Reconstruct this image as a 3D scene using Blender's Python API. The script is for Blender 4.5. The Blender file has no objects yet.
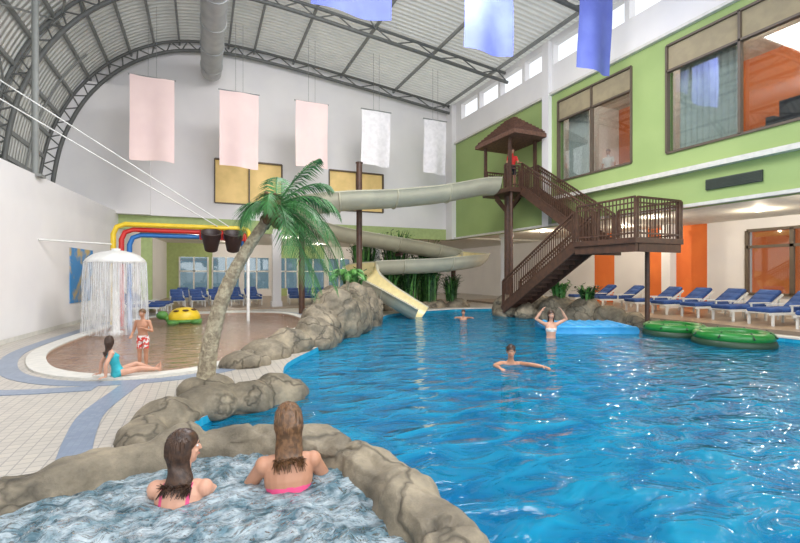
import bpy, math, random
from mathutils import Vector as V, Matrix, noise
from mathutils.geometry import tessellate_polygon
random.seed(7)
scn=bpy.context.scene
COL=scn.collection
scn.view_settings.view_transform='Standard'

# ------------------------------------------------------------ materials
def mat(name,c,rough=0.6,c2=None,scale=5.0,bump=0.0,bscale=None,metal=0.0,emit=0.0,spec=0.5,detail=4.0,lo=0.4,hi=0.6,transm=0.0):
    m=bpy.data.materials.new(name); m.use_nodes=True
    nt=m.node_tree; N=nt.nodes; L=nt.links
    b=N['Principled BSDF']
    b.inputs['Base Color'].default_value=(*c,1); b.inputs['Roughness'].default_value=rough
    b.inputs['Metallic'].default_value=metal
    b.inputs['Specular IOR Level'].default_value=spec
    tc=N.new('ShaderNodeTexCoord')
    if c2 is None: c2=tuple(x*0.9 for x in c)
    n=N.new('ShaderNodeTexNoise'); n.inputs['Scale'].default_value=scale; n.inputs['Detail'].default_value=detail
    L.new(tc.outputs['Object'],n.inputs['Vector'])
    r=N.new('ShaderNodeValToRGB'); r.color_ramp.elements[0].position=lo; r.color_ramp.elements[1].position=hi
    r.color_ramp.elements[0].color=(*c,1); r.color_ramp.elements[1].color=(*c2,1)
    L.new(n.outputs['Fac'],r.inputs['Fac']); L.new(r.outputs['Color'],b.inputs['Base Color'])
    if bump>0:
        n2=N.new('ShaderNodeTexNoise'); n2.inputs['Scale'].default_value=bscale or scale*3; n2.inputs['Detail'].default_value=6
        L.new(tc.outputs['Object'],n2.inputs['Vector'])
        bp=N.new('ShaderNodeBump'); bp.inputs['Strength'].default_value=bump; bp.inputs['Distance'].default_value=0.05
        L.new(n2.outputs['Fac'],bp.inputs['Height']); L.new(bp.outputs['Normal'],b.inputs['Normal'])
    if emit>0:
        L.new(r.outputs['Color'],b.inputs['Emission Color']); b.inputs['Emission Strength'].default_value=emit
    if transm>0: b.inputs['Transmission Weight'].default_value=transm
    return m

def tile_mat(name,c1,c2,mortar,size=0.1,rough=0.35,ms=0.03):
    m=bpy.data.materials.new(name); m.use_nodes=True
    nt=m.node_tree; N=nt.nodes; L=nt.links; b=N['Principled BSDF']; b.inputs['Roughness'].default_value=rough
    tc=N.new('ShaderNodeTexCoord'); br=N.new('ShaderNodeTexBrick')
    br.offset=0.0; br.inputs['Scale'].default_value=1.0/size
    br.inputs['Brick Width'].default_value=1.0; br.inputs['Row Height'].default_value=1.0
    br.inputs['Mortar Size'].default_value=ms
    br.inputs['Color1'].default_value=(*c1,1); br.inputs['Color2'].default_value=(*c2,1); br.inputs['Mortar'].default_value=(*mortar,1)
    L.new(tc.outputs['Object'],br.inputs['Vector'])
    n=N.new('ShaderNodeTexNoise'); n.inputs['Scale'].default_value=0.8; L.new(tc.outputs['Object'],n.inputs['Vector'])
    mx=N.new('ShaderNodeMix'); mx.data_type='RGBA'; mx.blend_type='MULTIPLY'; mx.inputs[0].default_value=0.3
    L.new(br.outputs['Color'],mx.inputs[6]); L.new(n.outputs['Fac'],mx.inputs[7]); L.new(mx.outputs[2],b.inputs['Base Color'])
    return m

def water_mat(name,body,tint,opac,bscale=2.2,bstr=0.35,foam=0.0,fscale=3.0,body2=None,foamcol=(0.85,0.95,1.0),rough=.06,fw=.2):
    m=bpy.data.materials.new(name); m.use_nodes=True
    nt=m.node_tree; N=nt.nodes; L=nt.links; N.remove(N['Principled BSDF']); out=N['Material Output']
    tc=N.new('ShaderNodeTexCoord')
    n1=N.new('ShaderNodeTexNoise'); n1.inputs['Scale'].default_value=bscale; n1.inputs['Detail'].default_value=3; n1.inputs['Distortion'].default_value=0.8
    n2=N.new('ShaderNodeTexNoise'); n2.inputs['Scale'].default_value=bscale*0.35; n2.inputs['Detail'].default_value=2; n2.inputs['Distortion'].default_value=1.2
    mp=N.new('ShaderNodeMapping'); mp.inputs['Rotation'].default_value=(0,0,0.7); mp.inputs['Scale'].default_value=(1,1.7,1)
    L.new(tc.outputs['Object'],mp.inputs['Vector'])
    L.new(mp.outputs[0],n1.inputs['Vector']); L.new(mp.outputs[0],n2.inputs['Vector'])
    ad=N.new('ShaderNodeMath'); ad.operation='ADD'; L.new(n1.outputs['Fac'],ad.inputs[0]); L.new(n2.outputs['Fac'],ad.inputs[1])
    bp=N.new('ShaderNodeBump'); bp.inputs['Strength'].default_value=bstr; bp.inputs['Distance'].default_value=0.25
    L.new(ad.outputs[0],bp.inputs['Height'])
    df=N.new('ShaderNodeBsdfDiffuse'); L.new(bp.outputs[0],df.inputs['Normal'])
    rp=N.new('ShaderNodeValToRGB'); rp.color_ramp.elements[0].position=0.36; rp.color_ramp.elements[1].position=0.66
    rp.color_ramp.elements[0].color=(*body,1); rp.color_ramp.elements[1].color=(*(body2 or body),1)
    L.new(n1.outputs['Fac'],rp.inputs['Fac']); L.new(rp.outputs['Color'],df.inputs['Color'])
    tr=N.new('ShaderNodeBsdfTransparent'); tr.inputs['Color'].default_value=(*tint,1)
    mx=N.new('ShaderNodeMixShader'); mx.inputs[0].default_value=opac
    L.new(tr.outputs[0],mx.inputs[1]); L.new(df.outputs[0],mx.inputs[2])
    cur=mx
    if foam>0:
        nf=N.new('ShaderNodeTexNoise'); nf.inputs['Scale'].default_value=fscale; nf.inputs['Detail'].default_value=10; nf.inputs['Roughness'].default_value=0.68; nf.inputs['Distortion'].default_value=0.25
        L.new(tc.outputs['Object'],nf.inputs['Vector'])
        rf=N.new('ShaderNodeValToRGB'); rf.color_ramp.elements[0].position=0.62-foam*0.25; rf.color_ramp.elements[1].position=0.62-foam*0.25+fw
        L.new(nf.outputs['Fac'],rf.inputs['Fac'])
        fd=N.new('ShaderNodeBsdfDiffuse'); fd.inputs['Color'].default_value=(*foamcol,1)
        m2=N.new('ShaderNodeMixShader'); L.new(rf.outputs['Color'],m2.inputs[0]); L.new(cur.outputs[0],m2.inputs[1]); L.new(fd.outputs[0],m2.inputs[2]); cur=m2
    fr=N.new('ShaderNodeFresnel'); fr.inputs['IOR'].default_value=1.33; L.new(bp.outputs[0],fr.inputs['Normal'])
    gl=N.new('ShaderNodeBsdfGlossy'); gl.inputs['Roughness'].default_value=rough; L.new(bp.outputs[0],gl.inputs['Normal'])
    m3=N.new('ShaderNodeMixShader'); L.new(fr.outputs[0],m3.inputs[0]); L.new(cur.outputs[0],m3.inputs[1]); L.new(gl.outputs[0],m3.inputs[2])
    L.new(m3.outputs[0],out.inputs['Surface'])
    return m

def glass_mat(name,tint=(0.8,0.85,0.85),gl=0.15,white=0.0):
    m=bpy.data.materials.new(name); m.use_nodes=True
    nt=m.node_tree; N=nt.nodes; L=nt.links; N.remove(N['Principled BSDF']); out=N['Material Output']
    t=N.new('ShaderNodeBsdfTransparent'); t.inputs[0].default_value=(*tint,1)
    if white>0:
        g=N.new('ShaderNodeBsdfDiffuse'); g.inputs[0].default_value=(.95,.97,1,1)
        x=N.new('ShaderNodeMixShader')
        tc=N.new('ShaderNodeTexCoord'); mp=N.new('ShaderNodeMapping'); mp.inputs['Scale'].default_value=(9,9,.7); n=N.new('ShaderNodeTexNoise'); n.inputs['Scale'].default_value=1.5; n.inputs['Detail'].default_value=5
        L.new(tc.outputs['Object'],mp.inputs[0]); L.new(mp.outputs[0],n.inputs['Vector'])
        r=N.new('ShaderNodeMapRange'); r.inputs[1].default_value=.35; r.inputs[2].default_value=.65; r.inputs[3].default_value=white*.3; r.inputs[4].default_value=white
        L.new(n.outputs['Fac'],r.inputs[0]); L.new(r.outputs[0],x.inputs[0])
    else:
        g=N.new('ShaderNodeBsdfGlossy'); g.inputs['Roughness'].default_value=0.03
        x=N.new('ShaderNodeMixShader'); x.inputs[0].default_value=gl
    L.new(t.outputs[0],x.inputs[1]); L.new(g.outputs[0],x.inputs[2]); L.new(x.outputs[0],out.inputs[0]); return m

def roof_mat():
    # ribbed sheeting: emission added to brighten the ceiling, stronger toward the right
    m=mat('roof_sheeting_glow',(0.64,0.64,0.60),0.5,(0.56,0.57,0.54),1.2)
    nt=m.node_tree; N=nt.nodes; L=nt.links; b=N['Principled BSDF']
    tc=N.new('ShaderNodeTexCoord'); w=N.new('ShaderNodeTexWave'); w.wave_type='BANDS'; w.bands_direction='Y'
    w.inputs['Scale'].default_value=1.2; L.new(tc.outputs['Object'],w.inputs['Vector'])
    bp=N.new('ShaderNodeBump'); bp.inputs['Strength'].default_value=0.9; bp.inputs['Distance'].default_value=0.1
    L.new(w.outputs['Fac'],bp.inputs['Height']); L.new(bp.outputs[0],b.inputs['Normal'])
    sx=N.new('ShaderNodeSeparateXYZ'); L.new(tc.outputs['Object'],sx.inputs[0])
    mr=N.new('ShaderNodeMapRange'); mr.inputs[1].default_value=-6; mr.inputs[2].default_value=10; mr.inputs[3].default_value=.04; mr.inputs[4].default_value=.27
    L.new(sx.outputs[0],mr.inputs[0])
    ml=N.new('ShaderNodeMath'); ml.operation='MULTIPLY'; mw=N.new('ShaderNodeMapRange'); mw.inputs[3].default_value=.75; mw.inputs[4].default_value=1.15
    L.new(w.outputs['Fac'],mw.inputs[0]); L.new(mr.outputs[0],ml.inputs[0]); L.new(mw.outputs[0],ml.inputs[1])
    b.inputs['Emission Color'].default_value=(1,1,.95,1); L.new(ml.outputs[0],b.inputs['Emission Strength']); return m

def rock_mat():
    m=bpy.data.materials.new('rockwork_concrete'); m.use_nodes=True
    nt=m.node_tree; N=nt.nodes; L=nt.links; b=N['Principled BSDF']; b.inputs['Roughness'].default_value=.72
    tc=N.new('ShaderNodeTexCoord')
    n=N.new('ShaderNodeTexNoise'); n.inputs['Scale'].default_value=2.2; n.inputs['Detail'].default_value=10; n.inputs['Roughness'].default_value=.68; L.new(tc.outputs['Object'],n.inputs['Vector'])
    r=N.new('ShaderNodeValToRGB'); e=r.color_ramp.elements; e[0].position=.30; e[0].color=(.085,.072,.052,1); e[1].position=.70; e[1].color=(.36,.30,.21,1)
    k=r.color_ramp.elements.new(.5); k.color=(.20,.168,.12,1); L.new(n.outputs['Fac'],r.inputs['Fac'])
    nm=N.new('ShaderNodeTexNoise'); nm.inputs['Scale'].default_value=1.7; nm.inputs['Detail'].default_value=4; L.new(tc.outputs['Object'],nm.inputs['Vector'])
    va=N.new('ShaderNodeVectorMath'); va.operation='MULTIPLY_ADD'; va.inputs[1].default_value=(.9,.9,.9); L.new(nm.outputs['Color'],va.inputs[0]); L.new(tc.outputs['Object'],va.inputs[2])
    vo=N.new('ShaderNodeTexVoronoi'); vo.feature='DISTANCE_TO_EDGE'; vo.inputs['Scale'].default_value=1.1; L.new(va.outputs[0],vo.inputs['Vector'])
    cr=N.new('ShaderNodeMapRange'); cr.inputs[1].default_value=0; cr.inputs[2].default_value=.035; cr.inputs[3].default_value=.45; cr.inputs[4].default_value=1; L.new(vo.outputs['Distance'],cr.inputs[0])
    mx=N.new('ShaderNodeMix'); mx.data_type='RGBA'; mx.blend_type='MULTIPLY'; mx.inputs[0].default_value=1; L.new(r.outputs[0],mx.inputs[6]); L.new(cr.outputs[0],mx.inputs[7]); L.new(mx.outputs[2],b.inputs['Base Color'])
    n2=N.new('ShaderNodeTexNoise'); n2.inputs['Scale'].default_value=8; n2.inputs['Detail'].default_value=9; n2.inputs['Roughness'].default_value=.65; L.new(tc.outputs['Object'],n2.inputs['Vector'])
    ad=N.new('ShaderNodeMath'); ad.operation='ADD'; L.new(n2.outputs['Fac'],ad.inputs[0]); L.new(cr.outputs[0],ad.inputs[1])
    bp=N.new('ShaderNodeBump'); bp.inputs['Strength'].default_value=.6; bp.inputs['Distance'].default_value=.04; L.new(ad.outputs[0],bp.inputs['Height']); L.new(bp.outputs[0],b.inputs['Normal'])
    return m

M_white=mat('wall_white_paint',(0.84,0.82,0.82),0.7,(0.80,0.78,0.79),0.6)
M_soffit=mat('soffit_white',(0.78,0.77,0.70),0.7)
M_green=mat('wall_green_paint',(0.34,0.45,0.17),0.7,(0.31,0.42,0.155),0.7)
M_dgreen=mat('wall_pale_green',(0.42,0.52,0.22),0.7)
M_orange=mat('wall_orange_paint',(0.80,0.20,0.04),0.7,(0.75,0.175,0.035),1.0)
M_steel=mat('painted_steel_grey',(0.13,0.135,0.13),0.5)
M_steel2=mat('purlin_grey',(0.26,0.27,0.26),0.5)
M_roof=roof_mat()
M_deck=tile_mat('deck_tile_cream',(0.62,0.57,0.50),(0.54,0.50,0.45),(0.33,0.31,0.29),0.12,ms=.05)
M_deck2=tile_mat('deck_tile_tan',(0.44,0.31,0.20),(0.39,0.28,0.19),(0.28,0.22,0.17),0.15)
M_band=tile_mat('band_tile_blue',(0.22,0.28,0.39),(0.28,0.34,0.44),(0.2,0.24,0.32),0.06)
M_coping=mat('coping_white',(0.70,0.68,0.63),0.4,(0.62,0.61,0.57),6)
M_pooltile=tile_mat('pool_tile_blue',(0.01,0.36,0.62),(0.02,0.43,0.68),(0.1,0.52,0.75),0.2,0.3,0.02)
M_shelf=tile_mat('pool_shelf_tile',(0.30,0.66,0.82),(0.35,0.7,0.85),(0.5,0.78,0.88),0.1,0.3)
M_wadetile=tile_mat('wading_tile_pink',(0.68,0.46,0.34),(0.60,0.42,0.31),(0.46,0.34,0.27),0.1)
M_water=water_mat('main_pool_water',(0.0,0.16,0.33),(0.09,0.70,0.92),0.55,1.7,0.40,0.0,body2=(0.008,0.34,0.54),rough=.05)
M_tubwater=water_mat('hot_tub_water',(0.09,0.17,0.22),(0.38,0.60,0.66),0.75,7.0,0.7,0.80,8.0,body2=(0.19,0.31,0.37),foamcol=(0.68,0.74,0.78),rough=.10,fw=.42)
M_wadewater=water_mat('wading_water',(0.46,0.34,0.26),(0.94,0.86,0.80),0.18,3.0,0.22,0.22,9.0,foamcol=(0.65,0.62,0.58),rough=.03)
M_rock=rock_mat()
M_wood=mat('dark_red_timber',(0.065,0.032,0.022),0.5,(0.095,0.045,0.028),6)
M_shingle=mat('canopy_shingle',(0.12,0.06,0.042),0.7,(0.19,0.09,0.062),9,0.5)
M_slide=mat('slide_fibreglass_beige',(0.56,0.53,0.40),0.3,(0.50,0.47,0.36),1.5)
M_slidei=mat('slide_inside_cream',(0.78,0.66,0.34),0.25)
M_frame=mat('window_frame_brown',(0.12,0.09,0.065),0.5)
M_amber=mat('amber_window_glow',(0.74,0.53,0.22),0.6,(0.64,0.46,0.18),1.2,emit=0.35)  # window pane with emission standing in for the lit amber interior
M_glass=glass_mat('window_glass')
M_tglass=glass_mat('tinted_glass',(.35,.43,.46),.08)
M_blind=mat('tan_roller_blind',(0.36,0.30,0.19),0.8,(0.31,0.26,0.17),3)
M_curtain=mat('white_curtain',(0.72,0.72,0.68),0.8)
M_pink=mat('banner_pale_pink',(0.86,0.66,0.63),0.8,(0.82,0.62,0.60),1)
M_wban=mat('banner_white',(0.88,0.85,0.87),0.8)
M_bban=mat('banner_blue',(0.10,0.13,0.46),0.7,(0.13,0.17,0.52),1)
M_trunk=mat('palm_trunk_bark',(0.46,0.40,0.28),0.9,(0.27,0.22,0.15),14,0.9,30)
M_frond=mat('palm_frond_green',(0.018,0.10,0.022),0.45,(0.05,0.20,0.05),4)
M_leaf=mat('plant_leaf_green',(0.012,0.06,0.015),0.5,(0.035,0.12,0.03),5)
M_leafy=mat('plant_leaf_light',(0.05,0.19,0.035),0.5,(0.11,0.29,0.06),5)
M_fibre=mat('coconut_fibre',(0.16,0.09,0.045),0.9,(0.08,0.045,0.02),20,0.6)
M_yellow=mat('pipe_yellow',(0.80,0.56,0.03),0.35); M_red=mat('pipe_red',(0.60,0.03,0.025),0.35); M_blue=mat('pipe_blue',(0.025,0.17,0.50),0.35)
M_plastw=mat('white_plastic',(0.80,0.80,0.78),0.35); M_dark=mat('dark_rubber',(0.015,0.05,0.025),0.5); M_bucket=mat('bucket_dark_brown',(0.035,0.02,0.02),0.5)
M_cush=mat('lounger_cushion_blue',(0.02,0.06,0.22),0.8,(0.03,0.085,0.28),5)
M_mat=mat('float_mat_blue',(0.04,0.32,0.66),0.5,(0.06,0.37,0.70),3); M_fgreen=mat('ring_float_green',(0.012,0.17,0.025),0.3,(0.02,0.22,0.04),3)
M_duct=mat('duct_galvanised',(0.46,0.47,0.46),0.45,(0.39,0.40,0.40),2,metal=0.1)
M_spray2=mat('water_strand',(0.85,0.9,0.95),0.2)
M_veil=glass_mat('falling_water_veil',(1,1,1),0,.42)
M_poster=mat('mural_blue_fish',(0.03,0.25,0.60),0.6,(0.55,0.40,0.15),1.6,lo=0.5,hi=0.62)
M_skin=mat('skin_light',(0.62,0.34,0.235),0.5,(0.55,0.29,0.20),6); M_skin2=mat('skin_tan',(0.50,0.25,0.155),0.5,(0.44,0.215,0.13),6)
M_hairb=mat('hair_dark_brown',(0.035,0.018,0.012),0.35,(0.07,0.035,0.02),30); M_hairr=mat('hair_auburn',(0.09,0.045,0.02),0.35,(0.20,0.10,0.045),30)
M_eye=mat('eye_white',(0.8,0.8,0.78),0.2); M_iris=mat('eye_dark',(0.02,0.015,0.01),0.2); M_lip=mat('lips',(0.45,0.13,0.11),0.4)
M_cred=mat('cloth_red',(0.60,0.03,0.025),0.8); M_cpink=mat('cloth_pink',(0.75,0.08,0.22),0.7); M_cturq=mat('cloth_turquoise',(0.03,0.42,0.50),0.7); M_cdark=mat('cloth_dark',(0.03,0.03,0.05),0.8)
M_cstripe=mat('cloth_red_white_pattern',(0.65,0.05,0.04),0.8,(0.85,0.82,0.8),14,lo=0.5,hi=0.53)
M_cwhite=mat('cloth_white',(0.75,0.74,0.72),0.8)
M_lamp=mat('downlight_lens',(1.0,0.88,0.65),0.3,emit=4.0)
M_vent=mat('vent_dark',(0.06,0.075,0.06),0.6)

# ------------------------------------------------------------ mesh builder
def frame(d):
    d=d.normalized(); up=V((0,0,1)) if abs(d.z)<0.95 else V((0,1,0))
    a=d.cross(up).normalized(); b=a.cross(d).normalized(); return a,b
class MB:
    def __init__(s): s.v=[];s.f=[];s.m=[];s.s=[]
    def add(s,vs,fs,mi=0,sm=False):
        o=len(s.v); s.v+= [V(p) for p in vs]
        for f in fs: s.f.append([i+o for i in f]); s.m.append(mi); s.s.append(sm)
    def box(s,lo,hi,mi=0,M=None):
        x0,y0,z0=lo;x1,y1,z1=hi
        vs=[V(p) for p in [(x0,y0,z0),(x1,y0,z0),(x1,y1,z0),(x0,y1,z0),(x0,y0,z1),(x1,y0,z1),(x1,y1,z1),(x0,y1,z1)]]
        if M is not None: vs=[M@p for p in vs]
        s.add(vs,[(0,3,2,1),(4,5,6,7),(0,1,5,4),(1,2,6,5),(2,3,7,6),(3,0,4,7)],mi)
    def beam(s,a,b,w,h,mi=0):
        a=V(a);b=V(b);x,y=frame(b-a)
        vs=[]
        for p in (a,b):
            for sx,sy in ((-1,-1),(1,-1),(1,1),(-1,1)): vs.append(p+x*(sx*w/2)+y*(sy*h/2))
        s.add(vs,[(0,1,2,3),(7,6,5,4),(0,4,5,1),(1,5,6,2),(2,6,7,3),(3,7,4,0)],mi)
    def rings(s,R,mi=0,caps=True,sm=True,closed=False):
        n=len(R[0]); vs=[p for r in R for p in r]; fs=[]
        K=len(R)
        for i in range(K if closed else K-1):
            j=(i+1)%K
            for k in range(n): fs.append((i*n+k,i*n+(k+1)%n,j*n+(k+1)%n,j*n+k))
        s.add(vs,fs,mi,sm)
        if caps and not closed:
            s.add(R[0],[tuple(range(n-1,-1,-1))],mi,sm); s.add(R[-1],[tuple(range(n))],mi,sm)
    def tube(s,pts,rad,seg=10,mi=0,closed=False,round_=False):
        P=[V(p) for p in pts]
        if not hasattr(rad,'__len__'): rad=[rad]*len(P)
        rad=list(rad)
        if round_:
            d0=(P[0]-P[1]).normalized(); d1=(P[-1]-P[-2]).normalized(); r0,r1=rad[0],rad[-1]
            P=[P[0]+d0*r0*.97,P[0]+d0*r0*.7]+P+[P[-1]+d1*r1*.7,P[-1]+d1*r1*.97]
            rad=[r0*.25,r0*.72]+rad+[r1*.72,r1*.25]
        R=[]; n=len(P); pa=None
        for i in range(n):
            if closed: d=P[(i+1)%n]-P[i-1]
            else: d=P[min(i+1,n-1)]-P[max(i-1,0)]
            d.normalize()
            if pa is None: a,b=frame(d)
            else:
                a=(pa-d*pa.dot(d)); 
                if a.length<1e-5: a,_=frame(d)
                a.normalize(); b=a.cross(d).normalized()
            pa=a
            R.append([P[i]+(a*math.cos(t)+b*math.sin(t))*rad[i] for t in [2*math.pi*k/seg for k in range(seg)]])
        s.rings(R,mi,True,True,closed)
    def ell(s,c,r,mi=0,M=None,seg=14,rn=9):
        c=V(c); vs=[];fs=[]
        def T(p):
            p=V((p[0]*r[0],p[1]*r[1],p[2]*r[2]))
            if M is not None: p=M@p
            return c+p
        vs.append(T((0,0,1)))
        for i in range(1,rn):
            th=math.pi*i/rn
            for k in range(seg):
                ph=2*math.pi*k/seg; vs.append(T((math.sin(th)*math.cos(ph),math.sin(th)*math.sin(ph),math.cos(th))))
        vs.append(T((0,0,-1))); L=len(vs)-1
        for k in range(seg):
            fs.append((0,1+k,1+(k+1)%seg))
            for i in range(rn-2):
                a=1+i*seg+k;b=1+i*seg+(k+1)%seg; fs.append((a,a+seg,b+seg,b))
            a=1+(rn-2)*seg+k;b=1+(rn-2)*seg+(k+1)%seg; fs.append((a,L,b))
        s.add(vs,fs,mi,True)
    def mesh(s,name,mats):
        me=bpy.data.meshes.new(name); me.from_pydata([tuple(p) for p in s.v],[],s.f)
        for m in mats: me.materials.append(m)
        me.polygons.foreach_set('material_index',s.m); me.polygons.foreach_set('use_smooth',s.s); me.update(); return me
    def build(s,name,mats,parent=None):
        if not isinstance(mats,(list,tuple)): mats=[mats]
        ob=bpy.data.objects.new(name,s.mesh(name,mats)); COL.objects.link(ob)
        if parent: ob.parent=parent
        return ob
def empty(name,loc=(0,0,0)):
    e=bpy.data.objects.new(name,None); e.empty_display_size=0.1; COL.objects.link(e); return e
def box(name,lo,hi,m):
    b=MB(); b.box(lo,hi); return b.build(name,m)
def remesh(mb,voxel,smooth=2):
    ob=mb.build('tmp',[M_white]); md=ob.modifiers.new('r','REMESH'); md.mode='VOXEL'; md.voxel_size=voxel; md.use_smooth_shade=True
    if smooth:
        sm=ob.modifiers.new('s','SMOOTH'); sm.iterations=smooth; sm.factor=0.5
    bpy.context.view_layer.update()
    dg=bpy.context.evaluated_depsgraph_get(); me=bpy.data.meshes.new_from_object(ob.evaluated_get(dg))
    om=ob.data; bpy.data.objects.remove(ob); bpy.data.meshes.remove(om); return me
def catmull(P,n=8,closed=False):
    P=[V(p) for p in P]; out=[]; K=len(P)
    for i in range(K if closed else K-1):
        if closed: a,b,c,d=P[i-1],P[i],P[(i+1)%K],P[(i+2)%K]
        else: a,b,c,d=P[max(i-1,0)],P[i],P[i+1],P[min(i+2,K-1)]
        for k in range(n):
            t=k/n; out.append(0.5*((2*b)+(c-a)*t+(2*a-5*b+4*c-d)*t*t+(3*b-a-3*c+d)*t**3))
    if not closed: out.append(P[-1])
    return out

# ------------------------------------------------------------ pool / deck outlines
pool=[(1.6,-3.5),(1.6,1.0),(1.45,2.6),(1.1,3.9),(0.5,4.6),(0.0,5.1),(-0.1,5.75),(0.5,6.5),(1.15,7.3),(1.5,8.8),(2.4,10.3),(3.7,12.4),(5.0,14.6),(6.4,16.4),(7.6,17.9),(9.5,18.6),(11.5,19.0),(13.2,18.6),(14.5,17.4),(14.5,14),(14.5,-3.5)]
poolP=[(a,b,0) for a,b in pool]
poolC=catmull(poolP[1:18],5)+[V(p) for p in poolP[18:]]+[V(poolP[0])]
wade=catmull([(-1.45,9.0,0),(-.4,8.9,0),(.35,9.5,0),(.8,10.6,0),(1.7,12.5,0),(2.8,14.5,0),(3.5,17,0),(3.2,20,0),(1.5,21.3,0),(-1,21,0),(-2.4,19,0),(-2.9,16,0),(-3.15,13.5,0),(-3.1,12,0),(-2.7,10.5,0),(-2.2,9.6,0)],4,True)
tub=catmull([(-1.08,3.34,0),(-.48,3.66,0),(0,3.74,0),(.46,3.57,0),(.86,3.2,0),(1.06,2.7,0),(1.1,2.16,0),(1.02,1.6,0),(.85,.9,0),(.3,.35,0),(-.7,.2,0),(-1.6,.6,0),(-2.0,1.5,0),(-1.8,2.6,0)],5,True)
outer=[V(p) for p in [(-8,-4,0),(15.3,-4,0),(15.3,24,0),(21.6,24,0),(21.6,36.2,0),(-8,36.2,0)]]
def fill(loops,z,name,m):
    pts=[p for l in loops for p in l]; tris=tessellate_polygon([[V((p.x,p.y,0)) for p in l] for l in loops])
    vs=[(p.x,p.y,z) for p in pts]; b=MB()
    fs=[]
    for t in tris:
        a,bb,c=[V(vs[i]) for i in t]
        fs.append(t if (bb-a).cross(c-a).z>0 else (t[0],t[2],t[1]))
    b.add(vs,fs); return b
fl=fill([outer,poolC,wade,tub],0.0,'floor',M_deck); fl.build('floor',M_deck)
def basin(name,loop,z,top,m,h0=0.0):
    b=fill([loop],z,name,m); n=len(loop)
    b.add([(p.x,p.y,top) for p in loop]+[(p.x,p.y,z) for p in loop],[(i,(i+1)%n,n+(i+1)%n,n+i) for i in range(n)])
    return b.build(name,m)
basin('floor_main_pool_basin',poolC,-1.15,0.0,M_pooltile)
basin('floor_wading_pool_basin',wade,-0.13,0.0,M_wadetile)
basin('floor_hot_tub_basin',tub,-0.6,0.3,M_shelf)
fill([poolC],-0.10,'w',M_water).build('main_pool_water',M_water)
fill([wade],-0.04,'w',M_wadewater).build('wading_pool_water',M_wadewater)
tb=MB(); G=130; vs=[];fs=[]
jets=[(-1.0,2.5),(-.3,2.0),(.5,2.2),(-1.35,1.6),(-.75,2.9)]
for i in range(G+1):
    for j in range(G+1):
        x=-2.1+3.3*i/G; y=0.1+3.75*j/G
        z=0.40+0.035*noise.noise(V((x*4,y*4,0)))+0.026*noise.noise(V((x*10,y*10,3)))+.016*noise.noise(V((x*22,y*22,5)))
        for jx,jy in jets:
            r2=(x-jx)**2+(y-jy)**2; z+=.05*math.exp(-r2/.05)*(1+.9*noise.noise(V((x*18,y*18,1))))
        vs.append((x,y,z))
def inside(x,y,L):
    c=False;n=len(L)
    for i in range(n):
        a,b=L[i],L[i-1]
        if (a.y>y)!=(b.y>y) and x<(b.x-a.x)*(y-a.y)/(b.y-a.y)+a.x: c=not c
    return c
ins=[inside(p[0],p[1],tub) for p in vs]
for i in range(G):
    for j in range(G):
        q=[i*(G+1)+j,(i+1)*(G+1)+j,(i+1)*(G+1)+j+1,i*(G+1)+j+1]
        if all(ins[k] for k in q): fs.append(q)
tb.add(vs,fs,0,True); tb.build('hot_tub_water',M_tubwater)
sh=[V(p) for p in [(0.0,4.8,0),(0.8,4.4,0),(1.6,4.9,0),(2.1,6.4,0),(2.6,8.2,0),(3.5,10.0,0),(4.8,12.2,0),(6.2,14.4,0),(7.3,16.2,0),(6.4,16.6,0),(3.7,12.6,0),(2.4,10.5,0),(1.4,9.0,0),(1.0,7.4,0),(-0.1,6.0,0)]]
sb=fill([sh],-0.26,'s',M_shelf); n=len(sh)
sb.add([(p.x,p.y,-.26) for p in sh]+[(p.x,p.y,-1.15) for p in sh],[(i,(i+1)%n,n+(i+1)%n,n+i) for i in range(n)]); sb.build('floor_pool_entry_shelf',M_shelf)

def strip(loop,w0,w1,z0,z1,closed=True,mb=None,mi=0):
    b=mb or MB(); n=len(loop); R=[]
    for i in range(n):
        if closed: d=loop[(i+1)%n]-loop[i-1]
        else: d=loop[min(i+1,n-1)]-loop[max(i-1,0)]
        nn=V((-d.y,d.x,0)).normalized(); p=V((loop[i].x,loop[i].y,0))
        R.append([p+nn*w0+V((0,0,z0)),p+nn*w0+V((0,0,z1)),p+nn*w1+V((0,0,z1)),p+nn*w1+V((0,0,z0))])
    b.rings(R,mi,not closed,False,closed); return b
strip(wade,-0.30,0.02,0.0,0.035).build('wading_pool_coping',M_coping)
b=MB(); strip(wade,-0.72,-0.42,0.001,0.008,True,b); 
strip([V(p) for p in catmull([(-1.0,8.3,0),(-1.15,7.4,0),(-1.25,6.6,0),(-1.2,5.8,0),(-1.1,5.0,0)],5)],-0.14,0.14,0.002,0.010,False,b)
strip([V(p) for p in catmull([(-1.5,8.1,0),(-2.6,8.3,0),(-3.8,8.9,0),(-5,10.0,0)],5)],-0.15,0.15,0.002,0.011,False,b)
b.build('floor_tile_band',M_band)
cop=[V(p) for p in [(14.5,-3.5,0),(14.5,5,0),(14.5,11,0),(14.5,17.4,0),(13.2,18.6,0),(11.5,19.0,0),(9.5,18.6,0)]]
strip(cop,-0.35,0.02,0.0,0.04,False).build('main_pool_coping',M_coping)
box('floor_lounge_terrace',(15.3,-4,0),(21.6,24,0.12),M_deck2)
box('floor_back_terrace',(-2.6,23,0.0),(15,36,0.03),M_deck2)

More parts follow.
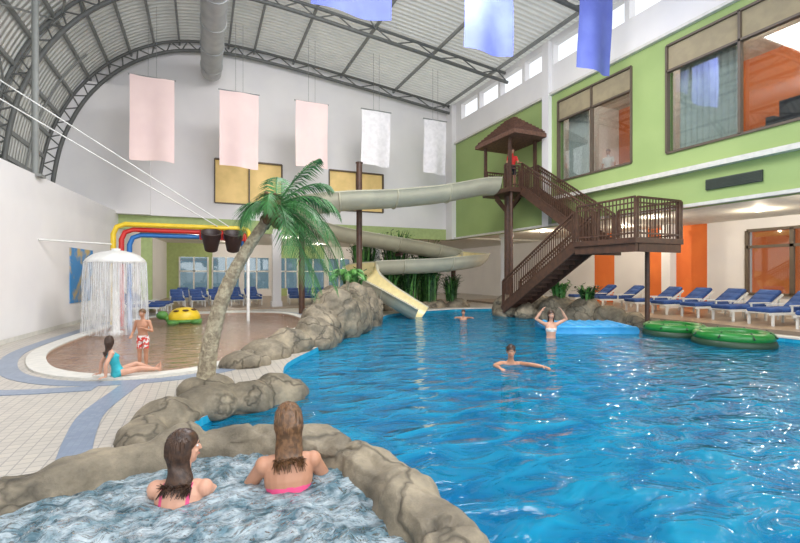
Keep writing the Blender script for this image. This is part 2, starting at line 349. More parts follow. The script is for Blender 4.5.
# ------------------------------------------------------------ walls
def grid_wall(name,axis,c0,c1,a0,a1,z0,z1,ops,mats,mf=None,zs=(),as_=()):
    A=sorted(set([a0,a1]+[o[0] for o in ops]+[o[1] for o in ops]+list(as_))); Z=sorted(set([z0,z1]+[o[2] for o in ops]+[o[3] for o in ops]+list(zs)))
    b=MB()
    for i in range(len(A)-1):
        for j in range(len(Z)-1):
            ca=(A[i]+A[i+1])/2; cz=(Z[j]+Z[j+1])/2
            if any(o[0]<ca<o[1] and o[2]<cz<o[3] for o in ops): continue
            mi=mf(ca,cz) if mf else 0
            if axis=='y': b.box((A[i],c0,Z[j]),(A[i+1],c1,Z[j+1]),mi)
            else: b.box((c0,A[i],Z[j]),(c1,A[i+1],Z[j+1]),mi)
    return b.build(name,mats)
wins=[(3.3,9.87,5.75,9.3),(11.2,14.8,5.75,9.2)]
cler=[(k*1.9+0.1,k*1.9+1.8,10.95,11.85) for k in range(-1,12)]
grid_wall('wall_right','x',14.1,14.4,-4,24.3,3.85,12.2,wins+cler,[M_green,M_white],lambda a,z:0 if z<9.65 else 1,(9.65,))
bw=[(0.57,3.85,5.3,7.5),(6.4,9.6,5.3,7.5)]
grid_wall('wall_back','y',24.0,24.3,-6.5,14.1,3.85,13.4,bw,[M_dgreen,M_white],lambda a,z:0 if z<4.5 else 1,(4.5,))
b=MB(); b.box((-6.3,23.6,4.5),(-2.2,24,10.3)); b.box((-2.2,23.8,4.5),(0.2,24,9.0)); b.build('trim_back_wall_panels',M_white)
def lx(y): return -4.54+0.1003*(y-13.95)
b=MB()
y0,y1=-4,36
b.add([(lx(y0),y0,0),(lx(y1),y1,0),(lx(y1),y1,4.5),(lx(y0),y0,4.5),(lx(y0)-.3,y0,0),(lx(y1)-.3,y1,0),(lx(y1)-.3,y1,4.5),(lx(y0)-.3,y0,4.5)],[(0,1,2,3),(4,7,6,5),(3,2,6,7),(0,3,7,4),(1,5,6,2)])
b.build('wall_left',M_white)
b=MB(); b.add([(lx(y0),y0,4.5),(lx(24),24,4.5),(-6.6,24,4.5),(-6.6,y0,4.5),(lx(y0),y0,4.6),(lx(24),24,4.6),(-6.6,24,4.6),(-6.6,y0,4.6)],[(0,3,2,1),(4,5,6,7),(0,1,5,4)]); b.build('trim_left_ledge',M_white)
b=MB(); b.add([(lx(y0)+.02,y0,0),(lx(22)+.02,22,0),(lx(22)+.02,22,.12),(lx(y0)+.02,y0,.12)],[(0,1,2,3)]); b.build('baseboard_left',M_coping)
box('ceiling_back_soffit',(-6.5,24.3,4.0),(21.8,36.3,4.4),M_soffit)
box('ceiling_right_soffit',(14.4,-4,4.1),(21.8,24.3,5.0),M_soffit)
lw=[(-1.5+2.2*k,0.4+2.2*k,0.6,3.0) for k in range(7)]
grid_wall('wall_back_lower','y',36.0,36.3,-6.5,21.8,0,4.1,lw,[M_dgreen,M_white],lambda a,z:0 if (a<1 or 5<a<9) else 1,(3.2,))
b=MB()
for o in lw:
    for a in (o[0],o[1],(o[0]+o[1])/2): b.box((a-.05,35.9,.6),(a+.05,36.02,3.0))
    b.box((o[0],35.9,1.9),(o[1],36.02,2.0)); b.box((o[0],36.1,.6),(o[1],36.12,3.0),1)
b.build('window_back_terrace',[M_plastw,M_tglass])
rw=[(5.0,11.4,0.9,3.6)]
grid_wall('wall_right_lower','x',21.5,21.8,-4,36,0,4.1,rw,[M_orange,M_white],lambda a,z:0 if (13.1<a<16.2 or 18.2<a<19.6) else 1,(),(13.1,16.2,18.2,19.6))
b=MB()
for y in (5.0,6.6,8.2,9.8,11.4): b.box((21.38,y-.07,.9),(21.5,y+.07,3.6))
for z in (0.9,2.9,3.6): b.box((21.38,5,z-.06),(21.5,11.4,z+.06))
b.box((21.6,5,.9),(21.62,11.4,3.6),1); b.build('window_terrace',[M_frame,M_glass])
box('wall_lounge_room',(24.0,4,0),(24.2,13,4),M_orange)
for x,y,m in ((14.95,1.2,M_white),(14.95,19.5,M_white),(20.4,14.2,M_white),(-2.4,24.2,M_dgreen),(3.6,24.2,M_white),(9.2,24.2,M_white)):
    b=MB(); zb=0.0 if x<15 else .12
    b.box((x-.22,y-.22,zb),(x+.22,y+.22,4.1)); b.box((x-.27,y-.27,zb),(x+.27,y+.27,.3)); b.box((x-.27,y-.27,3.7),(x+.27,y+.27,3.86)); b.build('structural_column',m)
b=MB(); b.box((13.85,-4,4.95),(14.1,16.0,5.1)); b.box((13.95,-4,3.85),(14.1,24,3.95)); b.box((13.95,-4,9.6),(14.1,24,9.7)); b.build('trim_right_ledge',M_coping)
b=MB(); b.box((13.9,15.2,3.85),(14.1,15.6,12.0)); b.box((13.8,23.3,3.85),(14.1,24,12)); b.build('trim_right_pilaster',M_white)
b=MB(); b.box((14.04,7.1,4.30),(14.1,8.6,4.62),0)
for k in range(7): b.box((14.02,7.1,4.32+k*.042),(14.06,8.6,4.34+k*.042),0)
b.build('air_vent',M_vent)
for wi,(a0,a1,z0,z1) in enumerate(wins):
    b=MB(); t=.07; n=3 if wi==0 else 2
    for k in range(n+1):
        y=a0+(a1-a0)*k/n; b.box((14.04,y-t/2,z0),(14.2,y+t/2,z1))
    for z in (z0,z1,z1-.85): b.box((14.04,a0,z-t/2),(14.2,a1,z+t/2))
    b.box((14.25,a0,z0),(14.26,a1,z1-.85),1)
    b.box((14.12,a0,z1-.85),(14.14,a1,z1),2)
    b.build('window_%d'%(wi+1),[M_frame,M_glass,M_blind])
for wi,o in enumerate(bw):
    b=MB(); t=.06
    for k in range(3):
        x=o[0]+(o[1]-o[0])*k/2; b.box((x-t/2,23.92,o[2]),(x+t/2,24.1,o[3]))
    for z in (o[2],o[3]): b.box((o[0],23.92,z-t/2),(o[1],24.1,z+t/2))
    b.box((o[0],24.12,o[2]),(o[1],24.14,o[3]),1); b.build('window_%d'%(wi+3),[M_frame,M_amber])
box('wall_gallery_room_back',(18.5,-2,5.0),(18.7,20,10),M_orange); box('ceiling_gallery_room',(14.4,-2,9.7),(18.7,20,9.8),M_soffit)
box('wall_gallery_partition',(14.4,10.3,5.0),(18.5,10.5,9.7),M_white); box('wall_gallery_end',(14.4,15.4,5),(18.5,15.6,9.7),M_white); box('wall_gallery_near',(14.4,2.2,5),(18.5,2.4,9.7),M_white)
def curtain(name,x,y0,y1,z0,z1):
    b=MB(); n=40; vs=[]
    for i in range(n+1):
        y=y0+(y1-y0)*i/n; xx=x+.05*math.sin(i*1.6)
        vs+= [(xx,y,z0),(xx,y,z1)]
    b.add(vs,[(2*i,2*i+2,2*i+3,2*i+1) for i in range(n)],0,True); return b.build(name,M_curtain)
curtain('window_curtain',14.6,7.9,9.8,5.05,9.1); curtain('window_curtain',14.6,13.6,14.7,5.05,9.1)
b=MB(); b.box((15.0,5.9,5.01),(15.9,7.5,5.9)); b.box((15.7,5.9,5.9),(16.0,7.5,6.9)); b.box((15.0,5.9,5.9),(15.9,6.1,6.3)); b.box((15.0,7.3,5.9),(15.9,7.5,6.3)); b.build('gallery_sofa',M_cdark)

# ------------------------------------------------------------ roof
prof=[(-6.45,4.6),(-6.3,6.2),(-5.9,8.0),(-5.0,9.9),(-3.6,11.5),(-1.7,12.65),(0.5,13.1),(3,13.1),(8,12.65),(14.3,12.0)]
pc=catmull([(x,0,z) for x,z in prof],6)
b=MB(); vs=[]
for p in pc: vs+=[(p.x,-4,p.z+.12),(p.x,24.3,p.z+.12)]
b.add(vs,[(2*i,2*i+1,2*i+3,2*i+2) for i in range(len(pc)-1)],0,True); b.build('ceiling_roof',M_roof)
b=MB()
for i in range(2,len(pc),3):
    p=pc[i]; b.beam((p.x,-4,p.z),(p.x,24,p.z),.08,.16)
b.build('roof_purlin_set',M_steel2)
for y in (0.5,6.5,12.5,18.5,23.6):
    b=MB(); top=[V((p.x,y,p.z-.05)) for p in pc]
    low=[]
    for i,p in enumerate(pc):
        d=pc[min(i+1,len(pc)-1)]-pc[max(i-1,0)]; n=V((d.z,0,-d.x)).normalized(); low.append(V((p.x,y,p.z))+n*.48)
    b.tube(top,.07,8); b.tube(low,.085,8)
    for i in range(0,len(pc)-2,2):
        b.tube([low[i],top[i+1]],.03,6); b.tube([top[i+1],low[i+2]],.03,6)
    b.build('roof_arch_truss',M_steel)
b=MB()
for y in (0.5,6.5,12.5):
    for i in range(12,len(pc)-8,9):
        b.tube([(pc[i].x,y,pc[i].z-.1),(pc[i+8].x,y+6,pc[i+8].z-.1)],.035,6)
        b.tube([(pc[i+8].x,y,pc[i+8].z-.1),(pc[i].x,y+6,pc[i].z-.1)],.035,6)
for k in range(9):
    y=-3+k*3.1
    b.tube([V((p.x+.05,y,p.z-.02)) for p in pc[:22]],.04,6)
b.build('roof_bracing',M_steel2)
b=MB(); b.tube([(-4.4,16,4.6),(-4.4,16,10.6)],.09,10); b.box((-4.6,15.8,4.55),(-4.2,16.2,4.62)); b.build('roof_support_post',M_steel2)
b=MB(); b.box((-6.4,-4,4.7),(-6.36,24,6.1)); b.build('window_left_strip',M_vent)
b=MB(); b.tube([(0.4,0,11.5),(0.4,23.3,11.5)],.46,24)
for k in range(12):
    b.tube([(0.4,0.5+2*k,11.5),(0.4,0.62+2*k,11.5)],.49,24)
    b.tube([(0.4,0.56+2*k,11.95),(0.4,0.56+2*k,12.95)],.02,6)
b.build('ventilation_duct',M_duct)
def banner(x0,x1,y,z0,z1,m,seed):
    random.seed(seed); b=MB(); nx,nz=16,18; vs=[]
    ph=random.random()*6
    for i in range(nx+1):
        for j in range(nz+1):
            s=i/nx;t=j/nz
            vs.append((x0+(x1-x0)*s, y+.10*math.sin(s*7+ph)*(1.1-t)+.04*math.sin(t*5+ph), z0+(z1-z0)*t+ .05*math.sin(s*5+ph)*(1-t)))
    b.add(vs,[(i*(nz+1)+j,(i+1)*(nz+1)+j,(i+1)*(nz+1)+j+1,i*(nz+1)+j+1) for i in range(nx) for j in range(nz)],0,True)
    b.tube([(x0-.05,y,z1),(x1+.05,y,z1)],.03,8,1)
    for x in ((x0+x1)/2-.15,(x0+x1)/2+.15): b.tube([(x,y,z1),(x,y,12.6)],.008,5,1)
    b.build('hanging_banner',[m,M_steel2])
for i,(a,c,z0,z1,m) in enumerate([(-2.63,-1.04,6.3,9.7,M_pink),(.68,2.28,6.4,9.65,M_pink),(3.9,5.4,6.7,9.7,M_pink),(7.1,8.6,7.1,9.8,M_wban),(10.5,11.8,7.0,9.8,M_wban)]):
    banner(a,c,20.5,z0,z1,m,i)
banner(2.3,4.3,10.2,8.0,11.9,M_bban,11); banner(7.7,9.6,12.2,9.05,12.0,M_bban,12); banner(11.4,12.9,11.0,8.6,11.9,M_bban,13)

# ------------------------------------------------------------ rocks
def rock(name,blobs,voxel=.05,amp=.10,fr=1.6,base=None,mb=None):
    b=mb or MB()
    for bl in blobs:
        x,y,z,rx,ry,rz=bl[:6]; a=bl[6] if len(bl)>6 else 0
        b.ell((x,y,z),(rx,ry,rz),M=Matrix.Rotation(a,3,'Z'),seg=20,rn=12)
    me=remesh(b,voxel,1)
    ns=[v.normal.copy() for v in me.vertices]
    for v,n in zip(me.vertices,ns):
        p=v.co
        d=amp*(noise.noise(p*fr)*1.3)+amp*.6*noise.noise(p*fr*2.2)-amp*.9*max(0,.12-abs(noise.noise(p*fr*.8+V((9,3,1)))))*4
        d+=amp*.16*noise.noise(p*fr*6)
        v.co=p+n*d
    me.materials.clear(); me.materials.append(M_rock)
    for p in me.polygons: p.use_smooth=True; p.material_index=0
    me.name=name; ob=bpy.data.objects.new(name,me); COL.objects.link(ob); return ob
b=MB(); R=[]; n=len(tub)
for i in range(n):
    d=(tub[(i+1)%n]-tub[i-1]).normalized(); nn=V((-d.y,d.x,0)); p=tub[i]; prof_=[]
    w=.215+.05*noise.noise(V((i*.35,1,2))); h=.56+.06*noise.noise(V((i*.3,7,2)))
    for k in range(16):
        t=2*math.pi*k/16; cx=math.copysign(abs(math.cos(t))**.6,math.cos(t)); sz=math.copysign(abs(math.sin(t))**.6,math.sin(t))
        prof_.append(p+nn*(cx*(w+(.07 if sz<0 and cx<0 else 0)))+V((0,0,.5*(h-.35)+sz*.5*(h+.35))))
    R.append(prof_)
b.rings(R,0,False,True,True)
rock('hot_tub_rock_rim',[],.022,.055,2.6,mb=b)
rock('palm_rock_island',[(-.55,5.4,-.02,.30,.40,.20),(-.4,6.0,.0,.40,.42,.24),(0.0,6.4,0,.52,.40,.26),(.5,6.55,-.02,.5,.38,.27),(.95,6.75,-.05,.44,.34,.29),(1.3,6.95,-.08,.28,.26,.22),(.08,7.15,.02,.42,.34,.26)],.035,.065,2.2)
rock('rock_shore_wall',[(.75,9.0,.0,.45,.4,.28),(1.2,9.7,.0,.55,.45,.36),(1.75,10.3,.05,.62,.5,.44),(2.5,11.1,.1,.65,.6,.58),(2.9,11.9,.2,.65,.6,.78),(3.5,12.7,.35,.75,.7,.95),(4.2,13.5,.35,.75,.7,1.0),(4.6,14.4,.3,.8,.8,1.1),(5.2,15.3,.3,.8,.8,1.05),(5.7,16.3,.25,.8,.8,1.0),(4.4,15.6,.3,.9,.9,1.0),(6.2,17.0,.2,.6,.6,.8)],.06,.16,1.15)
rock('stair_base_rocks',[(13.4,17.0,.1,1.0,.9,.75),(12.5,16.1,0,.8,.7,.55),(13.5,15.3,.1,.9,.8,.75),(12.6,14.9,0,.6,.6,.45),(13.4,14.1,.1,.9,.8,.8),(13.7,13.0,.05,.7,.7,.7),(13.9,12.0,0,.55,.6,.5),(14.1,11.0,-.05,.45,.6,.4),(14.1,10.3,-.05,.4,.45,.35)],.06,.14,1.3)
rock('far_planter_rocks',[(8.0,19.9,0,.8,.5,.5),(9.5,20.2,0,.9,.5,.45),(11,20.4,0,.8,.5,.5),(12.4,20.2,0,.7,.5,.45)],.08,.12,1.3)

# ------------------------------------------------------------ palm
def frond(b,base,az,elev,L,droop,mi=0,nl=22,lw=.022,ll=.34):
    n=14; d0=V((math.cos(az),math.sin(az),0)); pts=[]
    for i in range(n+1):
        t=i/n; pts.append(base+d0*(L*t*math.cos(elev)*(1-.22*t*t*droop))+V((0,0,L*(math.sin(elev)*t-droop*.62*t*t))))
    b.tube(pts,[.014*(1-.8*i/n)+.002 for i in range(n+1)],6,mi)
    side=V((-d0.y,d0.x,0))
    for k in range(nl):
        t=.12+.88*k/(nl-1); f=t*n; i=min(int(f),n-1); p=pts[i].lerp(pts[i+1],f-i); tg=(pts[i+1]-pts[i]).normalized()
        l=ll*(math.sin(math.pi*(.18+.75*t)))*random.uniform(.8,1.15)
        for sg in (-1,1):
            out=(side*sg*.8+tg*.75+V((0,0,-.12+random.uniform(-.15,.12)))).normalized()
            m1=p+out*l*.5+V((0,0,-.02)); e=p+out*l+V((0,0,-.35*l-.03))
            w=tg*lw*.5
            b.add([p-w*.6,p+w*.6,m1+w,m1-w,e],[(0,1,2,3),(3,2,4)],mi,False)
random.seed(3)
tr=catmull([(.04,7.15,.12),(.12,7.15,.75),(.30,7.13,1.45),(.58,7.1,2.05),(.98,7.1,2.68)],10)
b=MB()
b.tube(tr,[ (.13-.06*i/(len(tr)-1))*(1+.07*(i%2)) for i in range(len(tr))],16,0)
top=V((1.0,7.1,2.70))
for k in range(26):
    a=k*2.4; b.ell(top+V((.10*math.cos(a),.10*math.sin(a),-.15+.014*k)),(.05,.05,.13),2,seg=8,rn=6)
for k in range(5):
    a=k*1.3; b.ell(top+V((.14*math.cos(a),.14*math.sin(a)-.03,-.12)),(.07,.07,.085),2)
ct=top+V((0.05,0,.1))
specs=[(0.1,.55,1.5,1.0),(-.5,.3,1.4,1.1),(-1.1,.1,1.15,1.25),(.7,.6,1.45,.9),(1.4,.7,1.2,1.0),(2.1,.7,1.0,.9),(2.9,.55,.85,1.1),(-2.9,.35,.75,1.2),(-2.1,.35,1.0,1.3),(-.1,1.0,1.45,.55),(.4,-.15,1.4,1.1),(-.3,-.35,1.4,.9),(-.75,-.6,1.45,.6),(1.0,.2,1.2,1.4),(-1.5,.7,1.1,1.3),(-.2,.1,1.55,1.2),(1.8,1.1,1.05,.6),(.2,-.7,1.4,.5),(.25,.8,1.5,.8),(0,-.95,1.3,.3)]
for az,el,L,dr in specs: frond(b,ct,az-.42,el,L,dr,1,40,.020,.36)
b.build('palm_tree',[M_trunk,M_frond,M_fibre])
def bush(name,c,r,h,n,seed,mats,lw=.05,pot=False):
    random.seed(seed); b=MB(); c=V(c)
    for k in range(n):
        a=random.uniform(0,6.28); q=random.uniform(0,1)**.5*r*.55; o=c+V((q*math.cos(a),q*math.sin(a),0)); L=h*random.uniform(.6,1.1); sp=r*random.uniform(.3,.8); a2=a+random.uniform(-.7,.7)
        pts=[o+V((sp*t*t*math.cos(a2),sp*t*t*math.sin(a2),L*(t-.30*t**3))) for t in (0,.3,.55,.8,1)]
        s=V((-math.sin(a2),math.cos(a2),0))*lw; W=[.3,.9,1,.7,.05]; vs=[]
        for p,w in zip(pts,W): vs+=[p-s*w,p+s*w]
        b.add(vs,[(2*i,2*i+1,2*i+3,2*i+2) for i in range(4)],random.choice((0,0,1)),True)
        for j in range(6):
            t=.25+.14*j; p=o+V((sp*t*t*math.cos(a2),sp*t*t*math.sin(a2),L*(t-.3*t**3))); aa=random.uniform(0,6.28)
            e=p+V((.22*math.cos(aa),.22*math.sin(aa),random.uniform(-.1,.12))); w2=V((-math.sin(aa),math.cos(aa),0))*.05
            b.add([p,(p+e)/2+w2,e,(p+e)/2-w2],[(0,1,2,3)],random.choice((0,0,1)))
    return b.build(name,mats)
PM=[M_leaf,M_leafy,M_bucket]
bush('bamboo_clump',(8.3,20.1,.3),.7,2.7,90,1,PM,.035); bush('bamboo_clump',(9.5,20.2,.3),.7,3.0,100,2,PM,.035); bush('bamboo_clump',(10.8,20.4,.3),.7,2.8,90,3,PM,.035); bush('bamboo_clump',(12,20.3,.3),.6,1.9,60,13,PM,.035)
bush('leafy_shrub',(13.4,14.0,.75),.5,1.0,30,4,[M_leafy,M_leafy,M_bucket],.06); bush('leafy_shrub',(13.6,12.8,.65),.5,.9,26,5,PM,.06)
bush('leafy_shrub',(4.6,14.6,1.3),.5,.8,26,6,PM); bush('leafy_shrub',(5.2,15.9,1.2),.6,.8,30,7,PM)
bush('climbing_shrub',(8.0,22.8,.0),.9,5.0,120,8,PM); bush('climbing_shrub',(9.9,22.8,.0),1.0,5.4,140,18,PM); bush('climbing_shrub',(11.7,22.9,.0),.9,4.8,120,28,PM)
random.seed(9); b=MB(); b.tube([(4.0,12.9,1.2),(4.02,12.9,1.7)],[.07,.05],8,0)
for k in range(12): frond(b,V((4.02,12.9,1.72)),k*.55,.5+.3*(k%2),.85,1.0,1,16,.035,.24)
b.build('small_palm',[M_trunk,M_leafy])

# ------------------------------------------------------------ water slide
def trough(b,path,r=.72,wall=.05,a0=190,a1=350,mi=0,mi2=1):
    n=len(path); R=[]; I=[]
    for i in range(n):
        d=path[min(i+1,n-1)]-path[max(i-1,0)]; d.normalize()
        s=V((d.y,-d.x,0)).normalized(); u=s.cross(d).normalized()
        if u.z<0: u=-u
        ring=[]; K=12; c=path[i]+u*r*.75
        for k in range(K+1):
            t=math.radians(a0+(a1-a0)*k/K); ring.append(c+s*math.cos(t)*(r+wall)+u*math.sin(t)*(r+wall))
        ring.append(ring[-1]+s*.08+u*.03); ring.append(ring[-1]-s*.13+u*.03)
        for k in range(K,-1,-1):
            t=math.radians(a0+(a1-a0)*k/K); ring.append(c+s*math.cos(t)*r+u*math.sin(t)*r)
        ring.append(ring[-1]+u*.03); ring.append(ring[0]-s*.08+u*.05)
        R.append(ring)
        I.append([c+s*math.cos(math.radians(a0+(a1-a0)*k/K))*(r-.012)+u*math.sin(math.radians(a0+(a1-a0)*k/K))*(r-.012) for k in range(K+1)])
    b.rings(R,mi,True,True)
    K=13; b.add([p for q in I for p in q],[(i*K+k,i*K+k+1,(i+1)*K+k+1,(i+1)*K+k) for i in range(n-1) for k in range(K-1)],mi2,True)
    acc=0
    for i in range(1,n-1):
        acc+=(path[i]-path[i-1]).length
        if acc>2.2:
            acc=0; d=(path[i+1]-path[i-1]).normalized(); s=V((d.y,-d.x,0)).normalized(); u=s.cross(d)
            if u.z<0: u=-u
            c=path[i]+u*r*.75
            b.tube([c+s*math.cos(math.radians(t))*(r+wall+.02)+u*math.sin(math.radians(t))*(r+wall+.02) for t in range(a0,a1+1,10)],.035,6,mi)
sp=catmull([(12.25,16.95,5.6),(11.4,17.0,5.5),(9.6,17.2,5.1),(7.5,17.5,4.8),(5.6,17.6,4.6),(4.2,18.1,4.4),(3.5,19.4,4.15),(4.2,20.9,3.9),(6.0,21.5,3.6),(8.5,21.4,3.25),(11,21.2,2.9),(12.6,20.7,2.6),(13.1,19.9,2.4),(12.3,19.1,2.25),(10.5,19.1,2.05),(8.6,19.6,1.95),(7.2,19.9,1.85),(6.6,19.2,1.55),(6.9,18.3,1.05),(7.6,17.4,.45),(8.3,16.7,-.08)],7)
b=MB(); trough(b,sp)
def nearest(x,y): return min(sp,key=lambda p:(p.x-x)**2+(p.y-y)**2)
for x,y,zt in ((6.3,18.55,6.6),(4.0,19.6,4.1),(9.6,22.4,3.4),(12.9,21.6,3.0)):
    b.tube([(x,y,0),(x,y,zt)],.13,12,2); p=nearest(x,y)
    b.beam((x,y,p.z-.35),(p.x,p.y,p.z-.28),.12,.16,2); b.tube([(x,y,zt),(x,y,zt+.05)],.16,12,2)
b.build('water_slide',[M_slide,M_slidei,M_wood])

# ------------------------------------------------------------ tower with stairs
b=MB()
X0,X1,Y0,Y1,PZ=12.35,13.95,15.9,17.95,5.6
b.box((X0,Y0,PZ-.2),(X1,Y1,PZ)); 
for x in (X0+.1,X1-.1):
    for y in (Y0+.1,Y1-.1): b.box((x-.06,y-.06,PZ),(x+.06,y+.06,8.0))
b.tube([(13.1,17.0,.2),(13.1,17.0,PZ-.1)],.16,14); 
for dx,dy in ((-.7,0),(.7,0),(0,-.9),(0,.9)): b.beam((13.1,17.0,PZ-1.0),(13.1+dx,17.0+dy,PZ-.22),.1,.14)
b.tube([(12.6,16.1,.2),(12.6,16.1,PZ-.1)],.08,10)
def rail(a,c,h=1.05,gap=.13):
    a=V(a);c=V(c);L=(c-a).length; up=V((0,0,h)); e=(c-a).normalized()*.004
    a=a+e*7; c=c-e*9
    b.beam(a+up,c+up,.065,.06); b.beam(a+V((0,0,.12)),c+V((0,0,.12)),.045,.05)
    b.beam(a+up*.86,c+up*.86,.028,.045)
    n=max(1,int(L/gap))
    for k in range(n+1):
        p=a.lerp(c,k/n); w=.075 if k in (0,n) else .026; b.beam(p,p+up*.985,w,w)
rail((X0+.03,Y0+.03,PZ),(X1-1.0,Y0+.03,PZ),.95,.2); rail((X1-.05,Y0+.1,PZ),(X1-.05,Y1-.1,PZ)); rail((X0+.1,Y1-.05,PZ),(X1-.1,Y1-.05,PZ)); rail((X0+.04,Y0+.1,PZ),(X0+.04,16.3,PZ)); rail((X0+.04,17.65,PZ),(X0+.04,Y1-.1,PZ))
def flight(xa,xb,ya,za,yb,zb):
    n=int(round(abs(za-zb)/.18))
    for k in range(n):
        t=(k+.5)/n; y=ya+(yb-ya)*t; z=za+(zb-za)*(k+1)/n; dy=abs(yb-ya)/n
        b.box((xa+.04,y-dy*.6,z-.05),(xb-.04,y+dy*.6,z)); q=(dy*.5 if yb<ya else -dy*.5); b.box((xa+.04,y-.01+q,z+.002),(xb-.04,y+.01+q,z+.14))
    for x in (xa,xb):
        b.beam((x,ya,za-.15),(x,yb,zb-.15),.06,.34); rail((x,ya,za-.02),(x,yb,zb-.02),1.1)
flight(12.98,13.86,15.85,PZ,11.7,2.85)
LX0,LX1,LY0,LY1=11.75,13.92,9.2,11.65
b.box((LX0,LY0,2.68),(LX1,LY1,2.85)); b.box((LX0+.05,LY0+.05,2.42),(LX0+.17,LY1-.05,2.675)); b.box((LX0+.2,LY0+.05,2.42),(LX1-.05,LY0+.15,2.675)); b.box((LX0+.2,LY1-.2,2.42),(LX1-.05,LY1-.1,2.675))
rail((LX0+.12,LY0+.05,2.86),(LX1-.12,LY0+.05,2.86),1.2); rail((LX1-.05,LY0+.02,2.86),(LX1-.05,LY1-.05,2.86),1.2); rail((LX0+.05,LY0+.02,2.86),(LX0+.05,LY1-.1,2.86),1.2)
b.tube([(13.85,10.4,.1),(13.85,10.4,2.68)],.08,10)
flight(11.9,12.82,11.7,2.85,15.8,.35)
ex0,ex1,ey0,ey1=X0-.2,X1+.13,Y0-.6,Y1+.35
cz=7.95; cx=(ex0+ex1)/2; cy=(ey0+ey1)/2
b.add([(ex0,ey0,cz),(ex1,ey0,cz),(ex1,ey1,cz),(ex0,ey1,cz),(cx,cy-.25,cz+1.05),(cx,cy+.25,cz+1.05),(ex0,ey0,cz-.16),(ex1,ey0,cz-.16),(ex1,ey1,cz-.16),(ex0,ey1,cz-.16)],
 [(0,1,4),(1,2,5,4),(2,3,5),(3,0,4,5),(6,9,8,7),(0,6,7,1),(1,7,8,2),(2,8,9,3),(3,9,6,0)],1)
for k in range(1,10):
    t=k/10; z=cz+1.05*t+.02
    P=[V((ex0+(cx-ex0)*t,ey0+(cy-.25-ey0)*t,z)),V((ex1+(cx-ex1)*t,ey0+(cy-.25-ey0)*t,z)),V((ex1+(cx-ex1)*t,ey1+(cy+.25-ey1)*t,z)),V((ex0+(cx-ex0)*t,ey1+(cy+.25-ey1)*t,z))]
    for i in range(4): b.beam(P[i],P[(i+1)%4],.05,.035,1)
b.build('slide_stair_tower',[M_wood,M_shingle])

# ------------------------------------------------------------ children's water features
b=MB()
for i,(m,dx) in enumerate(((0,0),(1,.28),(2,.56))):
    z=3.45-.17*i; x=-2.75+dx*.8; y=17.7+.1*i
    pts=[V((x,y,-.13)),V((x,y,1.5)),V((x,y,z-.35)),V((x+.1,y,z-.1)),V((x+.35,y,z)),V((0,y,z)),V((1.5-.1*i,y,z))]
    b.tube(pts,.085,10,m)
    b.tube([(1.5-.1*i,y,z),(1.6-.1*i,y,z-.1),(1.65-.1*i,y,z-.5)],.085,10,m)
b.tube([(1.6,17.8,3.2),(1.6,17.8,-.13)],.06,10,3)
b.build('water_play_pipe_frame',[M_yellow,M_red,M_blue,M_plastw])
for x in (.3,1.05):
    b=MB(); R=[]
    Mx=Matrix.Rotation(.45,3,'X')
    for z,r in ((-.38,.2),(-.36,.22),(.1,.31),(.3,.34),(.34,.36),(.34,.31),(.0,.25),(-.3,.18)):
        R.append([V((x,17.5,2.95))+Mx@V((r*math.cos(t),r*math.sin(t),z)) for t in [k*math.pi/10 for k in range(20)]])
    b.rings(R,0); b.tube([(x-.36,17.5,3.0),(x-.36,17.75,3.35)],.03,6,1); b.tube([(x+.36,17.5,3.0),(x+.36,17.75,3.35)],.03,6,1); b.tube([(x-.36,17.5,3.0),(x+.36,17.5,3.0)],.03,6,1)
    b.build('tipping_bucket',[M_bucket,M_red])
b=MB(); c=V((-2.4,15.9,0)); R=[]
for z,r in ((2.47,.0001),(2.46,.18),(2.41,.42),(2.32,.62),(2.2,.76),(2.10,.82),(2.08,.78),(2.2,.6),(2.26,.3),(2.27,.1)):
    R.append([c+V((r*math.cos(t),r*math.sin(t),z)) for t in [k*math.pi/14 for k in range(28)]])
b.rings(R,0,True,True); b.tube([c+V((0,0,-.13)),c+V((0,0,2.3))],.10,14,0); b.tube([c+V((0,0,-.13)),c+V((0,0,.0))],.2,14,0); b.tube([c+V((0,0,2.4)),c+V((0,0,2.52))],.12,14,0)
random.seed(5)
for k in range(80):
    a=k*2*math.pi/80; r=.81; p=c+V((r*math.cos(a),r*math.sin(a),2.1)); l=random.uniform(.5,2.1)
    b.tube([p,p+V((.03*math.cos(a),.03*math.sin(a),-l*.5)),p+V((.05*math.cos(a),.05*math.sin(a),-l))],[.006,.004,.002],4,1)
vs=[];n=60
for k in range(n):
    a=k*2*math.pi/n
    for z,r in ((2.1,.815),(1.4,.83+.015*math.sin(k*2.1)),(.7,.85+.03*math.sin(k*1.7)),(-.03,.87+.04*math.sin(k*2.7))): vs.append(c+V((r*math.cos(a),r*math.sin(a),z)))
b.add(vs,[(4*k+j,4*((k+1)%n)+j,4*((k+1)%n)+j+1,4*k+j+1) for k in range(n) for j in range(3)],2,True)
b.build('mushroom_water_fountain',[M_plastw,M_spray2,M_veil])
b=MB(); b.tube([(lx(16),16,2.75),(-2.75,17.7,2.75)],.03,8); b.build('wall_tie_rod',M_plastw)
b=MB()
b.tube([(-6.1,12.78,6.82),(-4.54,13.95,6.05),(.6,17.7,3.45)],.018,6); b.tube([(-6.0,13.6,7.4),(1.0,17.7,3.45)],.018,6); b.build('support_cable',M_plastw)
b=MB(); c=V((-.6,18.3,0)); b.ell(c+V((0,0,.15)),(.55,.45,.38),0,seg=20,rn=12); b.ell(c+V((0,0,.02)),(.62,.52,.12),1,seg=20); b.ell(c+V((-.72,-.1,.25)),(.2,.16,.16),1); b.tube([c+V((-.5,-.05,.1)),c+V((-.7,-.1,.22))],.1,8,1)
